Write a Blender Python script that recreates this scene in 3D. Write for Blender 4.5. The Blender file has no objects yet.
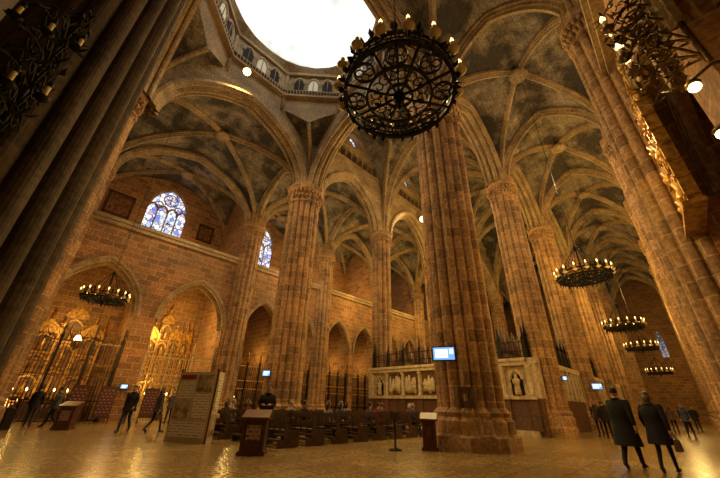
import bpy, math, random
from math import sin, cos, pi, sqrt, radians
from mathutils import Vector, Matrix
random.seed(7)
R = random.random

# ------------------------------------------------------------------ mesh builder
class MB:
    def __init__(s):
        s.V=[];s.F=[];s.M=[];s.U=[];s.S=[]
    def add(s,verts,faces,mat=0,uvs=None,smooth=False):
        o=len(s.V); s.V.extend([tuple(v) for v in verts])
        for k,f in enumerate(faces):
            s.F.append(tuple(i+o for i in f)); s.M.append(mat); s.S.append(smooth)
            s.U.append(uvs[k] if uvs else None)
    def build(s,name,mats,loc=(0,0,0),rz=0,sc=1):
        me=s.mesh(name,mats)
        return place(name,me,loc,rz,sc)
    def mesh(s,name,mats):
        me=bpy.data.meshes.new(name)
        me.from_pydata(s.V,[],s.F); 
        for m in mats: me.materials.append(m)
        uv=me.uv_layers.new(name="UVMap")
        for p in me.polygons:
            p.material_index=s.M[p.index]; p.use_smooth=s.S[p.index]
            u=s.U[p.index]; n=p.normal
            for k,li in enumerate(p.loop_indices):
                if u: uv.data[li].uv=u[k]
                else:
                    v=me.vertices[me.loops[li].vertex_index].co
                    if abs(n.z)>.75: uv.data[li].uv=(v.x,v.y)
                    elif abs(n.x)>abs(n.y): uv.data[li].uv=(v.y,v.z)
                    else: uv.data[li].uv=(v.x,v.z)
        me.update()
        return me
def place(name,me,loc=(0,0,0),rz=0,sc=1):
    ob=bpy.data.objects.new(name,me); bpy.context.scene.collection.objects.link(ob)
    ob.location=loc; ob.rotation_euler=(0,0,rz); ob.scale=(sc,sc,sc); return ob

BF=[(0,3,2,1),(4,5,6,7),(0,1,5,4),(1,2,6,5),(2,3,7,6),(3,0,4,7)]
def box(mb,x0,x1,y0,y1,z0,z1,mat=0):
    mb.add([(x0,y0,z0),(x1,y0,z0),(x1,y1,z0),(x0,y1,z0),(x0,y0,z1),(x1,y0,z1),(x1,y1,z1),(x0,y1,z1)],BF,mat)
def cbox(mb,c,d,mat=0): 
    box(mb,c[0]-d[0]/2,c[0]+d[0]/2,c[1]-d[1]/2,c[1]+d[1]/2,c[2]-d[2]/2,c[2]+d[2]/2,mat)
def taper(mb,c,z0,z1,a,b,a2,b2,mat=0):
    x,y=c
    mb.add([(x-a,y-b,z0),(x+a,y-b,z0),(x+a,y+b,z0),(x-a,y+b,z0),(x-a2,y-b2,z1),(x+a2,y-b2,z1),(x+a2,y+b2,z1),(x-a2,y+b2,z1)],BF,mat)
def lathe(mb,prof,c=(0,0),n=12,mat=0,smooth=True):
    V=[];F=[]
    for r,z in prof:
        for i in range(n):
            a=2*pi*i/n; V.append((c[0]+r*cos(a),c[1]+r*sin(a),z))
    for k in range(len(prof)-1):
        for i in range(n):
            j=(i+1)%n; F.append((k*n+i,k*n+j,(k+1)*n+j,(k+1)*n+i))
    F.append(tuple(range(n))[::-1]); F.append(tuple((len(prof)-1)*n+i for i in range(n)))
    mb.add(V,F,mat,None,smooth)
def tube(mb,pts,rad,n=6,mat=0,smooth=True,caps=True):
    pts=[Vector(p) for p in pts]
    if not isinstance(rad,(list,tuple)): rad=[rad]*len(pts)
    V=[];F=[]
    T0=(pts[1]-pts[0]).normalized()
    up=Vector((0,0,1)) if abs(T0.z)<.9 else Vector((1,0,0))
    A=T0.cross(up).normalized()
    for i,p in enumerate(pts):
        t=(pts[min(i+1,len(pts)-1)]-pts[max(i-1,0)])
        t=t.normalized() if t.length>1e-9 else T0
        A=(A-t*A.dot(t)); A=A.normalized() if A.length>1e-6 else t.orthogonal().normalized()
        B=t.cross(A)
        for k in range(n):
            a=2*pi*k/n; V.append(p+(A*cos(a)+B*sin(a))*rad[i])
    for i in range(len(pts)-1):
        for k in range(n):
            j=(k+1)%n; F.append((i*n+k,i*n+j,(i+1)*n+j,(i+1)*n+k))
    if caps:
        F.append(tuple(range(n))[::-1]); F.append(tuple((len(pts)-1)*n+k for k in range(n)))
    mb.add(V,F,mat,None,smooth)
def ringband(mb,Rr,z,w,h,c=(0,0),n=48,mat=0):
    V=[];F=[]
    for i in range(n):
        a=2*pi*i/n
        for r,zz in ((Rr-w/2,z-h/2),(Rr+w/2,z-h/2),(Rr+w/2,z+h/2),(Rr-w/2,z+h/2)):
            V.append((c[0]+r*cos(a),c[1]+r*sin(a),zz))
    for i in range(n):
        j=(i+1)%n
        for k in range(4):
            l=(k+1)%4; F.append((i*4+k,j*4+k,j*4+l,i*4+l))
    mb.add(V,F,mat)
def ell(mb,c,r,mat=0,nu=12,nv=8,fn=None):
    V=[];F=[]
    for j in range(nv+1):
        b=pi*j/nv
        for i in range(nu):
            a=2*pi*i/nu; p=Vector((r[0]*sin(b)*cos(a),r[1]*sin(b)*sin(a),r[2]*cos(b)))
            if fn: p=fn(p)
            V.append((c[0]+p.x,c[1]+p.y,c[2]+p.z))
    for j in range(nv):
        for i in range(nu):
            k=(i+1)%nu; F.append((j*nu+i,(j+1)*nu+i,(j+1)*nu+k,j*nu+k))
    mb.add(V,F,mat,None,True)
CC=.4
def p_(s): 
    s=min(1,abs(s)); return sqrt(max(0,(1+CC)**2-(s+CC)**2))/sqrt(1+2*CC)
def arch_open(c,hw,sill,zs,H,n=20):
    L=[]
    for i in range(n+1):
        s=-cos(pi*i/n); L.append((c+s*hw,sill,zs+H*p_(s)))
    return L
def circ_open(c,r,z,n=20):
    L=[]
    for i in range(n+1):
        s=-cos(pi*i/n); q=sqrt(max(0,1-s*s)); L.append((c+s*r,z-r*q,z+r*q))
    return L
def wall(mb,axis,pos,th,s0,s1,z0,z1,ops,mat=0,mat2=None):
    if mat2 is None: mat2=mat
    def P(s,o,z): return (s,pos+o,z) if axis=='n' else (pos+o,s,z)
    h=th/2
    def q(a,b,za,zb,zc,zd):
        for o in (-h,h): mb.add([P(a,o,za),P(b,o,zb),P(b,o,zd),P(a,o,zc)],[(0,1,2,3)],mat)
    cur=s0
    for op in sorted(ops,key=lambda o:o[0][0]):
        if op[0][0]>cur+1e-6: q(cur,op[0][0],z0,z0,z1,z1)
        for i in range(len(op)-1):
            a,la,ha=op[i]; b,lb,hb=op[i+1]
            if max(la,lb)>z0+1e-6: 
                q(a,b,z0,z0,la,lb)
                mb.add([P(a,-h,la),P(b,-h,lb),P(b,h,lb),P(a,h,la)],[(0,1,2,3)],mat2)
            q(a,b,ha,hb,z1,z1)
            mb.add([P(a,-h,ha),P(b,-h,hb),P(b,h,hb),P(a,h,ha)],[(0,1,2,3)],mat2)
        for e in (op[0],op[-1]):
            if e[2]-e[1]>.01: mb.add([P(e[0],-h,e[1]),P(e[0],h,e[1]),P(e[0],h,e[2]),P(e[0],-h,e[2])],[(0,1,2,3)],mat2)
        cur=op[-1][0]
    if s1>cur+1e-6: q(cur,s1,z0,z0,z1,z1)
    for s in (s0,s1): mb.add([P(s,-h,z0),P(s,h,z0),P(s,h,z1),P(s,-h,z1)],[(0,1,2,3)],mat)
def ribprof(w,d): return [(-w/2,.1),(-w/2,-.3*d),(-.36*w,-.38*d),(-.3*w,-.62*d),(-.17*w,-.7*d),(-.13*w,-d),(.13*w,-d),(.17*w,-.7*d),(.3*w,-.62*d),(.36*w,-.38*d),(w/2,-.3*d),(w/2,.1)]
def sweep(mb,O,d,pts,prof,mat=0):
    d=Vector((d[0],d[1],0)).normalized(); sd=Vector((-d.y,d.x,0)); O=Vector(O)
    V=[];F=[];U=[];m=len(prof)
    for i,(a,z) in enumerate(pts):
        a0,z0=pts[max(i-1,0)];a1,z1=pts[min(i+1,len(pts)-1)]
        ta,tz=a1-a0,z1-z0; l=sqrt(ta*ta+tz*tz) or 1; na,nz=-tz/l,ta/l
        for s,o in prof: V.append(O+d*(a+na*o)+Vector((0,0,z+nz*o))+sd*s)
    acc=[0]
    for i in range(1,len(pts)): acc.append(acc[-1]+math.dist(pts[i],pts[i-1]))
    for i in range(len(pts)-1):
        for k in range(m-1):
            F.append((i*m+k,(i+1)*m+k,(i+1)*m+k+1,i*m+k+1))
            U.append([(k*.15,acc[i]),(k*.15,acc[i+1]),((k+1)*.15,acc[i+1]),((k+1)*.15,acc[i])])
    mb.add(V,F,mat,U)
def arch_line(hw,H,n=28):
    return [( -cos(pi*i/n)*hw, H*p_(-cos(pi*i/n))) for i in range(n+1)]
def archrib(mb,c,d,hw,zs,H,w,dep,mat=0,n=28):
    sweep(mb,(c[0],c[1],zs),d,arch_line(hw,H,n),ribprof(w,dep),mat)

# ------------------------------------------------------------------ materials
def mat(name,col=(.5,.5,.5),rough=.6,metal=0,emis=None,es=0):
    m=bpy.data.materials.new(name); m.use_nodes=True; b=m.node_tree.nodes['Principled BSDF']
    b.inputs['Base Color'].default_value=(*col,1); b.inputs['Roughness'].default_value=rough; b.inputs['Metallic'].default_value=metal
    if emis: b.inputs['Emission Color'].default_value=(*emis,1); b.inputs['Emission Strength'].default_value=es
    return m
def noisy(name,c1,c2,scale=8,rough=.6,metal=0,bump=.1):
    m=mat(name,c1,rough,metal); nt=m.node_tree; b=nt.nodes['Principled BSDF']
    tc=nt.nodes.new('ShaderNodeTexCoord'); n=nt.nodes.new('ShaderNodeTexNoise'); n.inputs['Scale'].default_value=scale; n.inputs['Detail'].default_value=6
    r=nt.nodes.new('ShaderNodeValToRGB'); r.color_ramp.elements[0].color=(*c1,1); r.color_ramp.elements[1].color=(*c2,1)
    r.color_ramp.elements[0].position=.35; r.color_ramp.elements[1].position=.65
    nt.links.new(tc.outputs['Object'],n.inputs['Vector']); nt.links.new(n.outputs['Fac'],r.inputs['Fac']); nt.links.new(r.outputs['Color'],b.inputs['Base Color'])
    bp=nt.nodes.new('ShaderNodeBump'); bp.inputs['Strength'].default_value=bump; nt.links.new(n.outputs['Fac'],bp.inputs['Height']); nt.links.new(bp.outputs['Normal'],b.inputs['Normal'])
    return m
def stone(name,c1,c2,mort,bw=.8,rh=.4,ms=.012,rough=.85,stain=(.10,.08,.06),sa=.6,nscale=.35,bump=.35,offset=.5,lo=.42,hi=.68):
    m=mat(name,c1,rough); nt=m.node_tree; b=nt.nodes['Principled BSDF']; L=nt.links.new
    uv=nt.nodes.new('ShaderNodeUVMap'); br=nt.nodes.new('ShaderNodeTexBrick')
    br.inputs['Scale'].default_value=1; br.inputs['Brick Width'].default_value=bw; br.inputs['Row Height'].default_value=rh; br.inputs['Mortar Size'].default_value=ms
    br.inputs['Color1'].default_value=(*c1,1); br.inputs['Color2'].default_value=(*c2,1); br.inputs['Mortar'].default_value=(*mort,1); br.offset=offset
    L(uv.outputs['UV'],br.inputs['Vector'])
    g=nt.nodes.new('ShaderNodeNewGeometry')
    n1=nt.nodes.new('ShaderNodeTexNoise'); n1.inputs['Scale'].default_value=nscale; n1.inputs['Detail'].default_value=9; n1.inputs['Roughness'].default_value=.65
    L(g.outputs['Position'],n1.inputs['Vector'])
    r=nt.nodes.new('ShaderNodeValToRGB'); r.color_ramp.elements[0].position=lo; r.color_ramp.elements[1].position=hi
    r.color_ramp.elements[0].color=(0,0,0,1); r.color_ramp.elements[1].color=(sa,sa,sa,1); L(n1.outputs['Fac'],r.inputs['Fac'])
    mx=nt.nodes.new('ShaderNodeMix'); mx.data_type='RGBA'; L(r.outputs['Color'],mx.inputs['Factor']); L(br.outputs['Color'],mx.inputs['A']); mx.inputs['B'].default_value=(*stain,1)
    n2=nt.nodes.new('ShaderNodeTexNoise'); n2.inputs['Scale'].default_value=9; n2.inputs['Detail'].default_value=5; L(g.outputs['Position'],n2.inputs['Vector'])
    mr=nt.nodes.new('ShaderNodeMapRange'); mr.inputs['From Min'].default_value=.3; mr.inputs['From Max'].default_value=.7; mr.inputs['To Min'].default_value=.55; mr.inputs['To Max'].default_value=1.3; L(n2.outputs['Fac'],mr.inputs['Value'])
    vm=nt.nodes.new('ShaderNodeVectorMath'); vm.operation='SCALE'; L(mx.outputs['Result'],vm.inputs[0]); L(mr.outputs['Result'],vm.inputs['Scale'])
    L(vm.outputs['Vector'],b.inputs['Base Color'])
    ad=nt.nodes.new('ShaderNodeMath'); ad.operation='MULTIPLY_ADD'; L(br.outputs['Fac'],ad.inputs[0]); ad.inputs[1].default_value=-.8; L(n2.outputs['Fac'],ad.inputs[2])
    bp=nt.nodes.new('ShaderNodeBump'); bp.inputs['Strength'].default_value=bump; bp.inputs['Distance'].default_value=.05; L(ad.outputs[0],bp.inputs['Height']); L(bp.outputs['Normal'],b.inputs['Normal'])
    return m
M_wall=stone('stone_wall',(.50,.25,.095),(.27,.13,.05),(.58,.38,.18),.85,.42,.02)
M_pill=stone('stone_pillar',(.54,.315,.135),(.27,.15,.065),(.58,.38,.19),.75,.48,.02,sa=.55)
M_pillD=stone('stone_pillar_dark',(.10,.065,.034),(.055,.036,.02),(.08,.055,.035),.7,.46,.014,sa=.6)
M_rib=stone('stone_rib',(.50,.365,.19),(.32,.22,.11),(.42,.32,.18),1.2,.55,.012,sa=.5)
M_vault=stone('vault_plaster',(.37,.31,.22),(.26,.21,.145),(.17,.14,.10),1.1,.38,.014,stain=(.04,.033,.025),sa=.95,nscale=.45,bump=.3,lo=.40,hi=.57)
M_floor=stone('floor_slabs',(.40,.275,.105),(.30,.20,.075),(.11,.07,.03),1.3,.85,.02,rough=.24,stain=(.20,.13,.05),sa=.8,nscale=.6,bump=.04,offset=.5)
M_marb=noisy('marble_carved',(.64,.53,.34),(.38,.29,.17),5,.6,0,.6)
M_brown=stone('brown_dado',(.15,.065,.035),(.10,.045,.025),(.06,.03,.02),1.4,.9,.02,rough=.5)
M_iron=noisy('wrought_iron',(.012,.011,.010),(.03,.026,.02),20,.5,.7)
M_gold=noisy('gilt',(.72,.42,.09),(.30,.15,.03),6,.38,.5,.3)
M_gilt2=noisy('aged_gilt_iron',(.22,.13,.04),(.05,.03,.015),9,.4,.6,.3)
M_wood=noisy('dark_wood',(.045,.023,.012),(.09,.045,.02),7,.45)
M_wood2=noisy('brown_wood',(.13,.045,.025),(.07,.028,.018),7,.4)
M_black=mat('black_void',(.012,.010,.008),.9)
M_bulb=mat('candle_bulb',(.8,.7,.4),.4,0,(1,.62,.2),5)
M_cand=mat('candle_wax',(.75,.58,.24),.5)
M_flood=mat('flood_lens',(1,1,1),.3,0,(1,.80,.30),6)
def canvas():
    m=bpy.data.materials.new('daylit_canvas'); m.use_nodes=True; nt=m.node_tree; b=nt.nodes['Principled BSDF']; L=nt.links.new
    b.inputs['Base Color'].default_value=(.8,.8,.8,1)
    tc=nt.nodes.new('ShaderNodeTexCoord'); n=nt.nodes.new('ShaderNodeTexNoise'); n.inputs['Scale'].default_value=.35; n.inputs['Detail'].default_value=4
    L(tc.outputs['Object'],n.inputs['Vector']); r=nt.nodes.new('ShaderNodeValToRGB'); r.color_ramp.elements[0].color=(.42,.50,.50,1); r.color_ramp.elements[1].color=(1,1,.97,1)
    r.color_ramp.elements[0].position=.30; r.color_ramp.elements[1].position=.50
    L(n.outputs['Fac'],r.inputs['Fac']); L(r.outputs['Color'],b.inputs['Emission Color']); b.inputs['Emission Strength'].default_value=1.3
    return m
M_canvas=canvas()
def glass(name,ramp,st,scale=3.2):
    m=bpy.data.materials.new(name); m.use_nodes=True; nt=m.node_tree; b=nt.nodes['Principled BSDF']; L=nt.links.new
    b.inputs['Base Color'].default_value=(.02,.02,.03,1); b.inputs['Roughness'].default_value=.2
    uv=nt.nodes.new('ShaderNodeUVMap'); v=nt.nodes.new('ShaderNodeTexVoronoi'); v.inputs['Scale'].default_value=scale; L(uv.outputs['UV'],v.inputs['Vector'])
    sp=nt.nodes.new('ShaderNodeSeparateColor'); L(v.outputs['Color'],sp.inputs['Color'])
    r=nt.nodes.new('ShaderNodeValToRGB'); r.color_ramp.interpolation='CONSTANT'
    els=r.color_ramp.elements
    while len(els)<len(ramp): els.new(.5)
    for i,c in enumerate(ramp): els[i].position=i/len(ramp); els[i].color=(*c,1)
    L(sp.outputs['Red'],r.inputs['Fac'])
    v2=nt.nodes.new('ShaderNodeTexVoronoi'); v2.feature='DISTANCE_TO_EDGE'; v2.inputs['Scale'].default_value=scale; L(uv.outputs['UV'],v2.inputs['Vector'])
    g=nt.nodes.new('ShaderNodeMath'); g.operation='GREATER_THAN'; g.inputs[1].default_value=.04; L(v2.outputs['Distance'],g.inputs[0])
    mu=nt.nodes.new('ShaderNodeMath'); mu.operation='MULTIPLY'; mu.inputs[1].default_value=st; L(g.outputs[0],mu.inputs[0])
    L(r.outputs['Color'],b.inputs['Emission Color']); L(mu.outputs[0],b.inputs['Emission Strength'])
    return m
M_glass=glass('stained_glass',[(.50,.58,1),(.9,.93,1),(.22,.28,.75),(.98,.96,1),(.6,.38,.55),(.72,.8,1),(.95,.95,1),(.88,.86,.82)],1.25,2.6)
M_glassB=glass('stained_glass_blue',[(.2,.3,.6),(.3,.4,.6),(.5,.6,.7),(.1,.1,.3)],.5,4)

# ------------------------------------------------------------------ layout (X = along nave, Y = to the left, Z up)
ROWL,ROWR=17.8,6.1
TL,TR=26.0,-1.5
BL,BR=32.0,-7.5
PIL=[0,12.3,21.4,30.4,39.4,48.4,57.4,66.4]
ZS=16.0
NEND=72

fl=MB(); box(fl,-4,NEND,BR-.5,BL+.5,-.3,0); fl.build('floor',[M_floor])
rf=MB(); box(rf,-4,NEND+.5,BR-.8,BL+.8,30,30.3); rf.build('roof_blocker',[M_black])  # unseen black slab above the vaults, added to block world light

def sidewall(name,t,tb,sgn):
    mb=MB(); ops=[]
    for c in (2.8,8.9): ops.append(arch_open(c,2.4,0,6.3,3.3))
    for a in PIL[1:-1]:
        for c in (a+2.45,a+6.6): ops.append(arch_open(c,1.75,0,6.3,3.0))
    wall(mb,'n',t+sgn*.4,.8,-4,NEND,0,12.1,ops,0)
    for c in (2.8,8.9): archrib(mb,(c,t-sgn*.02),(1,0),2.5,6.3,3.45,.35,.25,1); archrib(mb,(c,t+sgn*.5),(1,0),2.35,6.3,3.2,.3,.2,1)
    for a in PIL[1:-1]:
        for c in (a+2.45,a+6.6): archrib(mb,(c,t-sgn*.02),(1,0),1.85,6.3,3.1,.3,.2,1,16)
    box(mb,-4,NEND,min(t-sgn*.3,tb),max(t-sgn*.3,tb),12.0,12.25,1)
    box(mb,-4,NEND,min(t-sgn*.45,t+sgn*.5),max(t-sgn*.45,t+sgn*.5),12.25,12.5,1)
    ops=[]
    for a,b in zip(PIL[:-1],PIL[1:]): ops.append(arch_open((a+b)/2,(b-a)/2-.7,ZS,ZS,4.6))
    wall(mb,'n',t+sgn*.3,.6,-4,NEND,ZS,29,ops,1)
    for a,b in zip(PIL[:-1],PIL[1:]):
        archrib(mb,((a+b)/2,t),(1,0),(b-a)/2-.6,ZS,4.7,.5,.4,1)
    for a in PIL: box(mb,a-.6,a+.6,min(t,tb),max(t,tb),0,24,0)
    for a,b in zip(PIL[:-1],PIL[1:]):
        m=5.85 if a==0 else a+4.52
        box(mb,m-.35,m+.35,min(t+sgn*.5,tb),max(t+sgn*.5,tb),0,12.1)
    ops=[]
    for a,b in zip(PIL[:-1],PIL[1:]):
        hw=1.75 if a==0 else 1.1
        ops.append(arch_open((a+b)/2,hw,13.3,17.6,2.4))
    wall(mb,'n',tb+sgn*.2,.8,-4,NEND,0,24,ops,0)
    mb.build(name,[M_wall,M_rib])
sidewall('wall_left',TL,BL,1)
sidewall('wall_right',TR,BR,-1)
mb=MB()
WE=((1.6,.45,9,12,1.2),(22,1.2,9,15,2.4),(9,1,12,19,2),(12,1.1,12,20,2.4),(15,1,12,19,2))
wall(mb,'t',NEND+.3,.6,BR,BL,0,30,[arch_open(*w,n=12) for w in WE],0)
mb.build('wall_end',[M_wall])
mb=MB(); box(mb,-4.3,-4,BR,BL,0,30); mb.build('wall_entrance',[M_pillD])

wn=[0]
def window(axis,c,pos,hw,sill,zs,H,lights,gm):
    wn[0]+=1; mb=MB()
    def P(s,o,z): return (s,pos+o,z) if axis=='n' else (pos+o,s,z)
    L=arch_open(c,hw,sill,zs,H,20)
    for i in range(20):
        a=L[i];b=L[i+1]
        mb.add([P(a[0],0,a[1]),P(b[0],0,b[1]),P(b[0],0,b[2]),P(a[0],0,a[2])],[(0,1,2,3)],1)
    d=(1,0) if axis=='n' else (0,1)
    cc=P(c,0,0)
    archrib(mb,(cc[0],cc[1]),d,hw,zs,H,.3,.18,0,20)
    w=2*hw/lights
    for i in range(lights+1):
        s=c-hw+i*w
        q=P(s,0,0); cbox(mb,(q[0],q[1],(sill+zs)/2),(.1 if axis=='n' else .24,.24 if axis=='n' else .1,zs-sill))
        if i<lights:
            q=P(s+w/2,0,0); archrib(mb,(q[0],q[1]),d,w/2,zs-.3,w*.75,.16,.08,0,10)
    for rr,dz,ds in ((hw*.36,H*.5,0),(hw*.2,H*.16,-hw*.5),(hw*.2,H*.16,hw*.5)):
        pts=[P(c+ds+rr*cos(2*pi*k/16),0,zs+dz+rr*sin(2*pi*k/16)) for k in range(17)]
        tube(mb,pts,.06,5,0)
        if ds==0:
            for k in range(4):
                a=pi/4+pi/2*k
                pts=[P(c+rr*.5*cos(a)+rr*.42*cos(2*pi*j/10),0,zs+dz+rr*.5*sin(a)+rr*.42*sin(2*pi*j/10)) for j in range(11)]
                tube(mb,pts,.035,4,0)
    for z in [sill+ (zs-sill)*k/3 for k in (0,1,2)]:
        q=P(c,0,z); cbox(mb,q,(2*hw if axis=='n' else .06,.06 if axis=='n' else 2*hw,.05))
    mb.build('window_%d'%wn[0],[M_rib,gm])
for a,b in zip(PIL[:-1],PIL[1:]):
    hw=1.75 if a==0 else 1.1
    window('n',(a+b)/2,BL+.1,hw,13.3,17.6,2.4,4 if a==0 else 2,M_glass)
    window('n',(a+b)/2,BR-.1,hw,13.3,17.6,2.4,4 if a==0 else 2,M_glass)
for c,hw,s,z,H in WE: window('t',c,NEND+.3,hw,s,z,H,2,M_glassB)

def arcade(name,t,sgn):
    mb=MB()
    ops=[arch_open((a+b)/2,(b-a)/2-.85,ZS,ZS,5.3 if a==0 else 4.4,24) for a,b in zip(PIL[:-1],PIL[1:])]
    wall(mb,'n',t,1.0,-4,NEND,ZS,21.9,ops,0)
    for a,b in zip(PIL[:-1],PIL[1:]):
        H=5.3 if a==0 else 4.4; hw=(b-a)/2-.85; c=(a+b)/2
        for o,w,hh in ((-.5,.42,.12),(.5,.42,.12),(-.17,.4,-.12),(.17,.4,-.12)):
            archrib(mb,(c,t+o),(1,0),hw+hh,ZS,H+hh,w,.32,0)
    ops=[]
    for a,b in zip(PIL[1:-1],PIL[2:]):
        for k in range(9):
            ops.append(arch_open(a+1.1+(b-a-2.2)*(k+.5)/9,.3,22.1,22.9,.45,8))
    wall(mb,'n',t,.9,12.3,NEND,21.9,23.6,ops,0)
    box(mb,-4,12.3,t-.45,t+.45,21.9,29)
    box(mb,12.3,NEND,t+sgn*.35,t+sgn*.42,21.9,23.6,1)  # black backing paints in the dark depth behind the triforium arches
    for z in (21.85,23.6): box(mb,12.3,NEND,t-.62,t+.62,z-.09,z+.09)
    for a,b in zip(PIL[1:-1],PIL[2:]):
        for k in range(10):
            lathe(mb,[(.09,21.95),(.06,22.05),(.06,22.8),(.1,22.9)],(a+1.1+(b-a-2.2)*k/9,t-sgn*.46),6)
    ops=[circ_open((a+b)/2,.8,24.9) for a,b in zip(PIL[1:-1],PIL[2:])]
    wall(mb,'n',t,.9,12.3,NEND,23.6,29,ops,0)
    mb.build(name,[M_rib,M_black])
    for a,b in list(zip(PIL[1:-1],PIL[2:])):
        wn[0]+=1; w=MB(); c=(a+b)/2
        pts=[(c+.8*cos(2*pi*k/24),t+sgn*.2,24.9+.8*sin(2*pi*k/24)) for k in range(24)]
        w.add(pts,[tuple(range(24))],1)
        tube(w,pts+[pts[0]],.08,5,0)
        for k in range(6):
            q=k*pi/3; tube(w,[(c,t+sgn*.17,24.9),(c+.76*cos(q),t+sgn*.17,24.9+.76*sin(q))],.035,4,0)
        tube(w,[(c+.3*cos(2*pi*k/12),t+sgn*.17,24.9+.3*sin(2*pi*k/12)) for k in range(13)],.04,4,0)
        w.build('window_%d'%wn[0],[M_rib,M_glass])
arcade('wall_arcade_left',ROWL,1)
arcade('wall_arcade_right',ROWR,-1)
CEN=(ROWL+ROWR)/2; HT=(ROWL-ROWR)/2
mb=MB()
for n_ in (0,12.3):
    wall(mb,'t',n_,1.0,ROWR,ROWL,ZS,29,[arch_open(CEN,HT-.85,ZS,ZS,5.5,24)],0)
    for o,w,hh in ((-.5,.42,.12),(.5,.42,.12),(-.17,.4,-.12),(.17,.4,-.12)):
        archrib(mb,(n_+o,CEN),(0,1),HT-.85+hh,ZS,5.5+hh,w,.32,0)
mb.build('wall_crossing',[M_rib])

# ceiling vaults
ce=MB(); rb=MB()
def vault(n0,n1,t0,t1,zs,H,N=20,tr=True,dw=.36,tw=.7):
    cn,ct=(n0+n1)/2,(t0+t1)/2; hn,ht=(n1-n0)/2,(t1-t0)/2
    S=[-cos(pi*i/N) for i in range(N+1)]
    V=[(cn+a*hn,ct+b*ht,zs+H*max(p_(a),p_(b))) for a in S for b in S]
    F=[(i*(N+1)+j,(i+1)*(N+1)+j,(i+1)*(N+1)+j+1,i*(N+1)+j+1) for i in range(N) for j in range(N)]
    ce.add(V,F,0,None,False)
    dl=sqrt(hn*hn+ht*ht)
    archrib(rb,(cn,ct),(hn,ht),dl,zs,H,dw,dw*1.1,0); archrib(rb,(cn,ct),(hn,-ht),dl,zs,H,dw,dw*1.1,0)
    if tr:
        archrib(rb,(n1,ct),(0,1),ht,zs,H,tw,.5,0)
    lathe(rb,[(.42,zs+H-.15),(.6,zs+H-.3),(.55,zs+H-.5),(.3,zs+H-.58),(.1,zs+H-.6)],(cn,ct),16)
for a,b in zip(PIL[:-1],PIL[1:]):
    vault(a,b,ROWL+.3,TL-.05,ZS,5.1)
    vault(a,b,TR+.05,ROWR-.3,ZS,5.1)
    vault(a,b,TL+.5,BL,ZS,4.9,16,False,.28)
    vault(a,b,BR,TR-.5,ZS,4.9,16,False,.28)
    if a>0: vault(a,b,ROWR+.3,ROWL-.3,ZS+.6,9.6,24,True,.4,.9)
vault(-9,0,TR+.05,ROWR-.3,ZS,5.1); vault(-9,0,ROWR+.3,ROWL-.3,ZS,7)
vault(-9,0,ROWL+.3,TL,ZS,5.1)
cn,hn,ht=6.15,6.15,HT
VZ=7.3
def zc(x,y): return ZS+VZ*max(p_(x),p_(y))
oc=.93; tg=math.tan(pi/8)
def octp(a):
    k=round(a/(pi/4)); d=a-k*pi/4; r=oc/cos(d); return r*cos(a),r*sin(a)
def sqp(a):
    m=max(abs(cos(a)),abs(sin(a))); return cos(a)/m,sin(a)/m
NA=96;NR=8; ZT=27.0; RC=.86
V=[];F=[]
for i in range(NA):
    a=2*pi*i/NA; ox,oy=octp(a); sx,sy=sqp(a)
    for k in range(NR+1):
        u=k/NR; x=sx+(ox-sx)*u; y=sy+(oy-sy)*u; V.append((cn+x*hn,CEN+y*ht,zc(x,y)))
for i in range(NA):
    j=(i+1)%NA
    for k in range(NR): F.append((i*(NR+1)+k,j*(NR+1)+k,j*(NR+1)+k+1,i*(NR+1)+k+1))
ce.add(V,F,0)
V=[];F=[]
for i in range(NA):
    a=2*pi*i/NA; ox,oy=octp(a)
    V+= [(cn+ox*hn,CEN+oy*ht,zc(ox,oy)),(cn+ox*hn,CEN+oy*ht,ZT-.5),(cn+RC*cos(a)*hn,CEN+RC*sin(a)*ht,ZT),(cn+RC*cos(a)*hn,CEN+RC*sin(a)*ht,ZT+.08)]
for i in range(NA):
    j=(i+1)%NA
    for q in range(3): F.append((4*i+q,4*j+q,4*j+q+1,4*i+q+1))
ce.add(V,F,1)
def octring(r,z0,z1,w,m=0):
    V=[];F=[]
    for k in range(8):
        a=pi/8+k*pi/4
        for rr,zz in ((r,z0),(r-w,z0),(r-w,z1),(r,z1)):
            q=rr/cos(pi/8); V.append((cn+q*cos(a)*hn,CEN+q*sin(a)*ht,zz))
    for k in range(8):
        j=(k+1)%8
        for l in range(4): F.append((k*4+l,j*4+l,j*4+(l+1)%4,k*4+(l+1)%4))
    rb.add(V,F,m)
octring(.935,23.55,23.75,.07); octring(.935,26.3,26.6,.05); octring(.935,24.3,24.38,.05)
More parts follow.
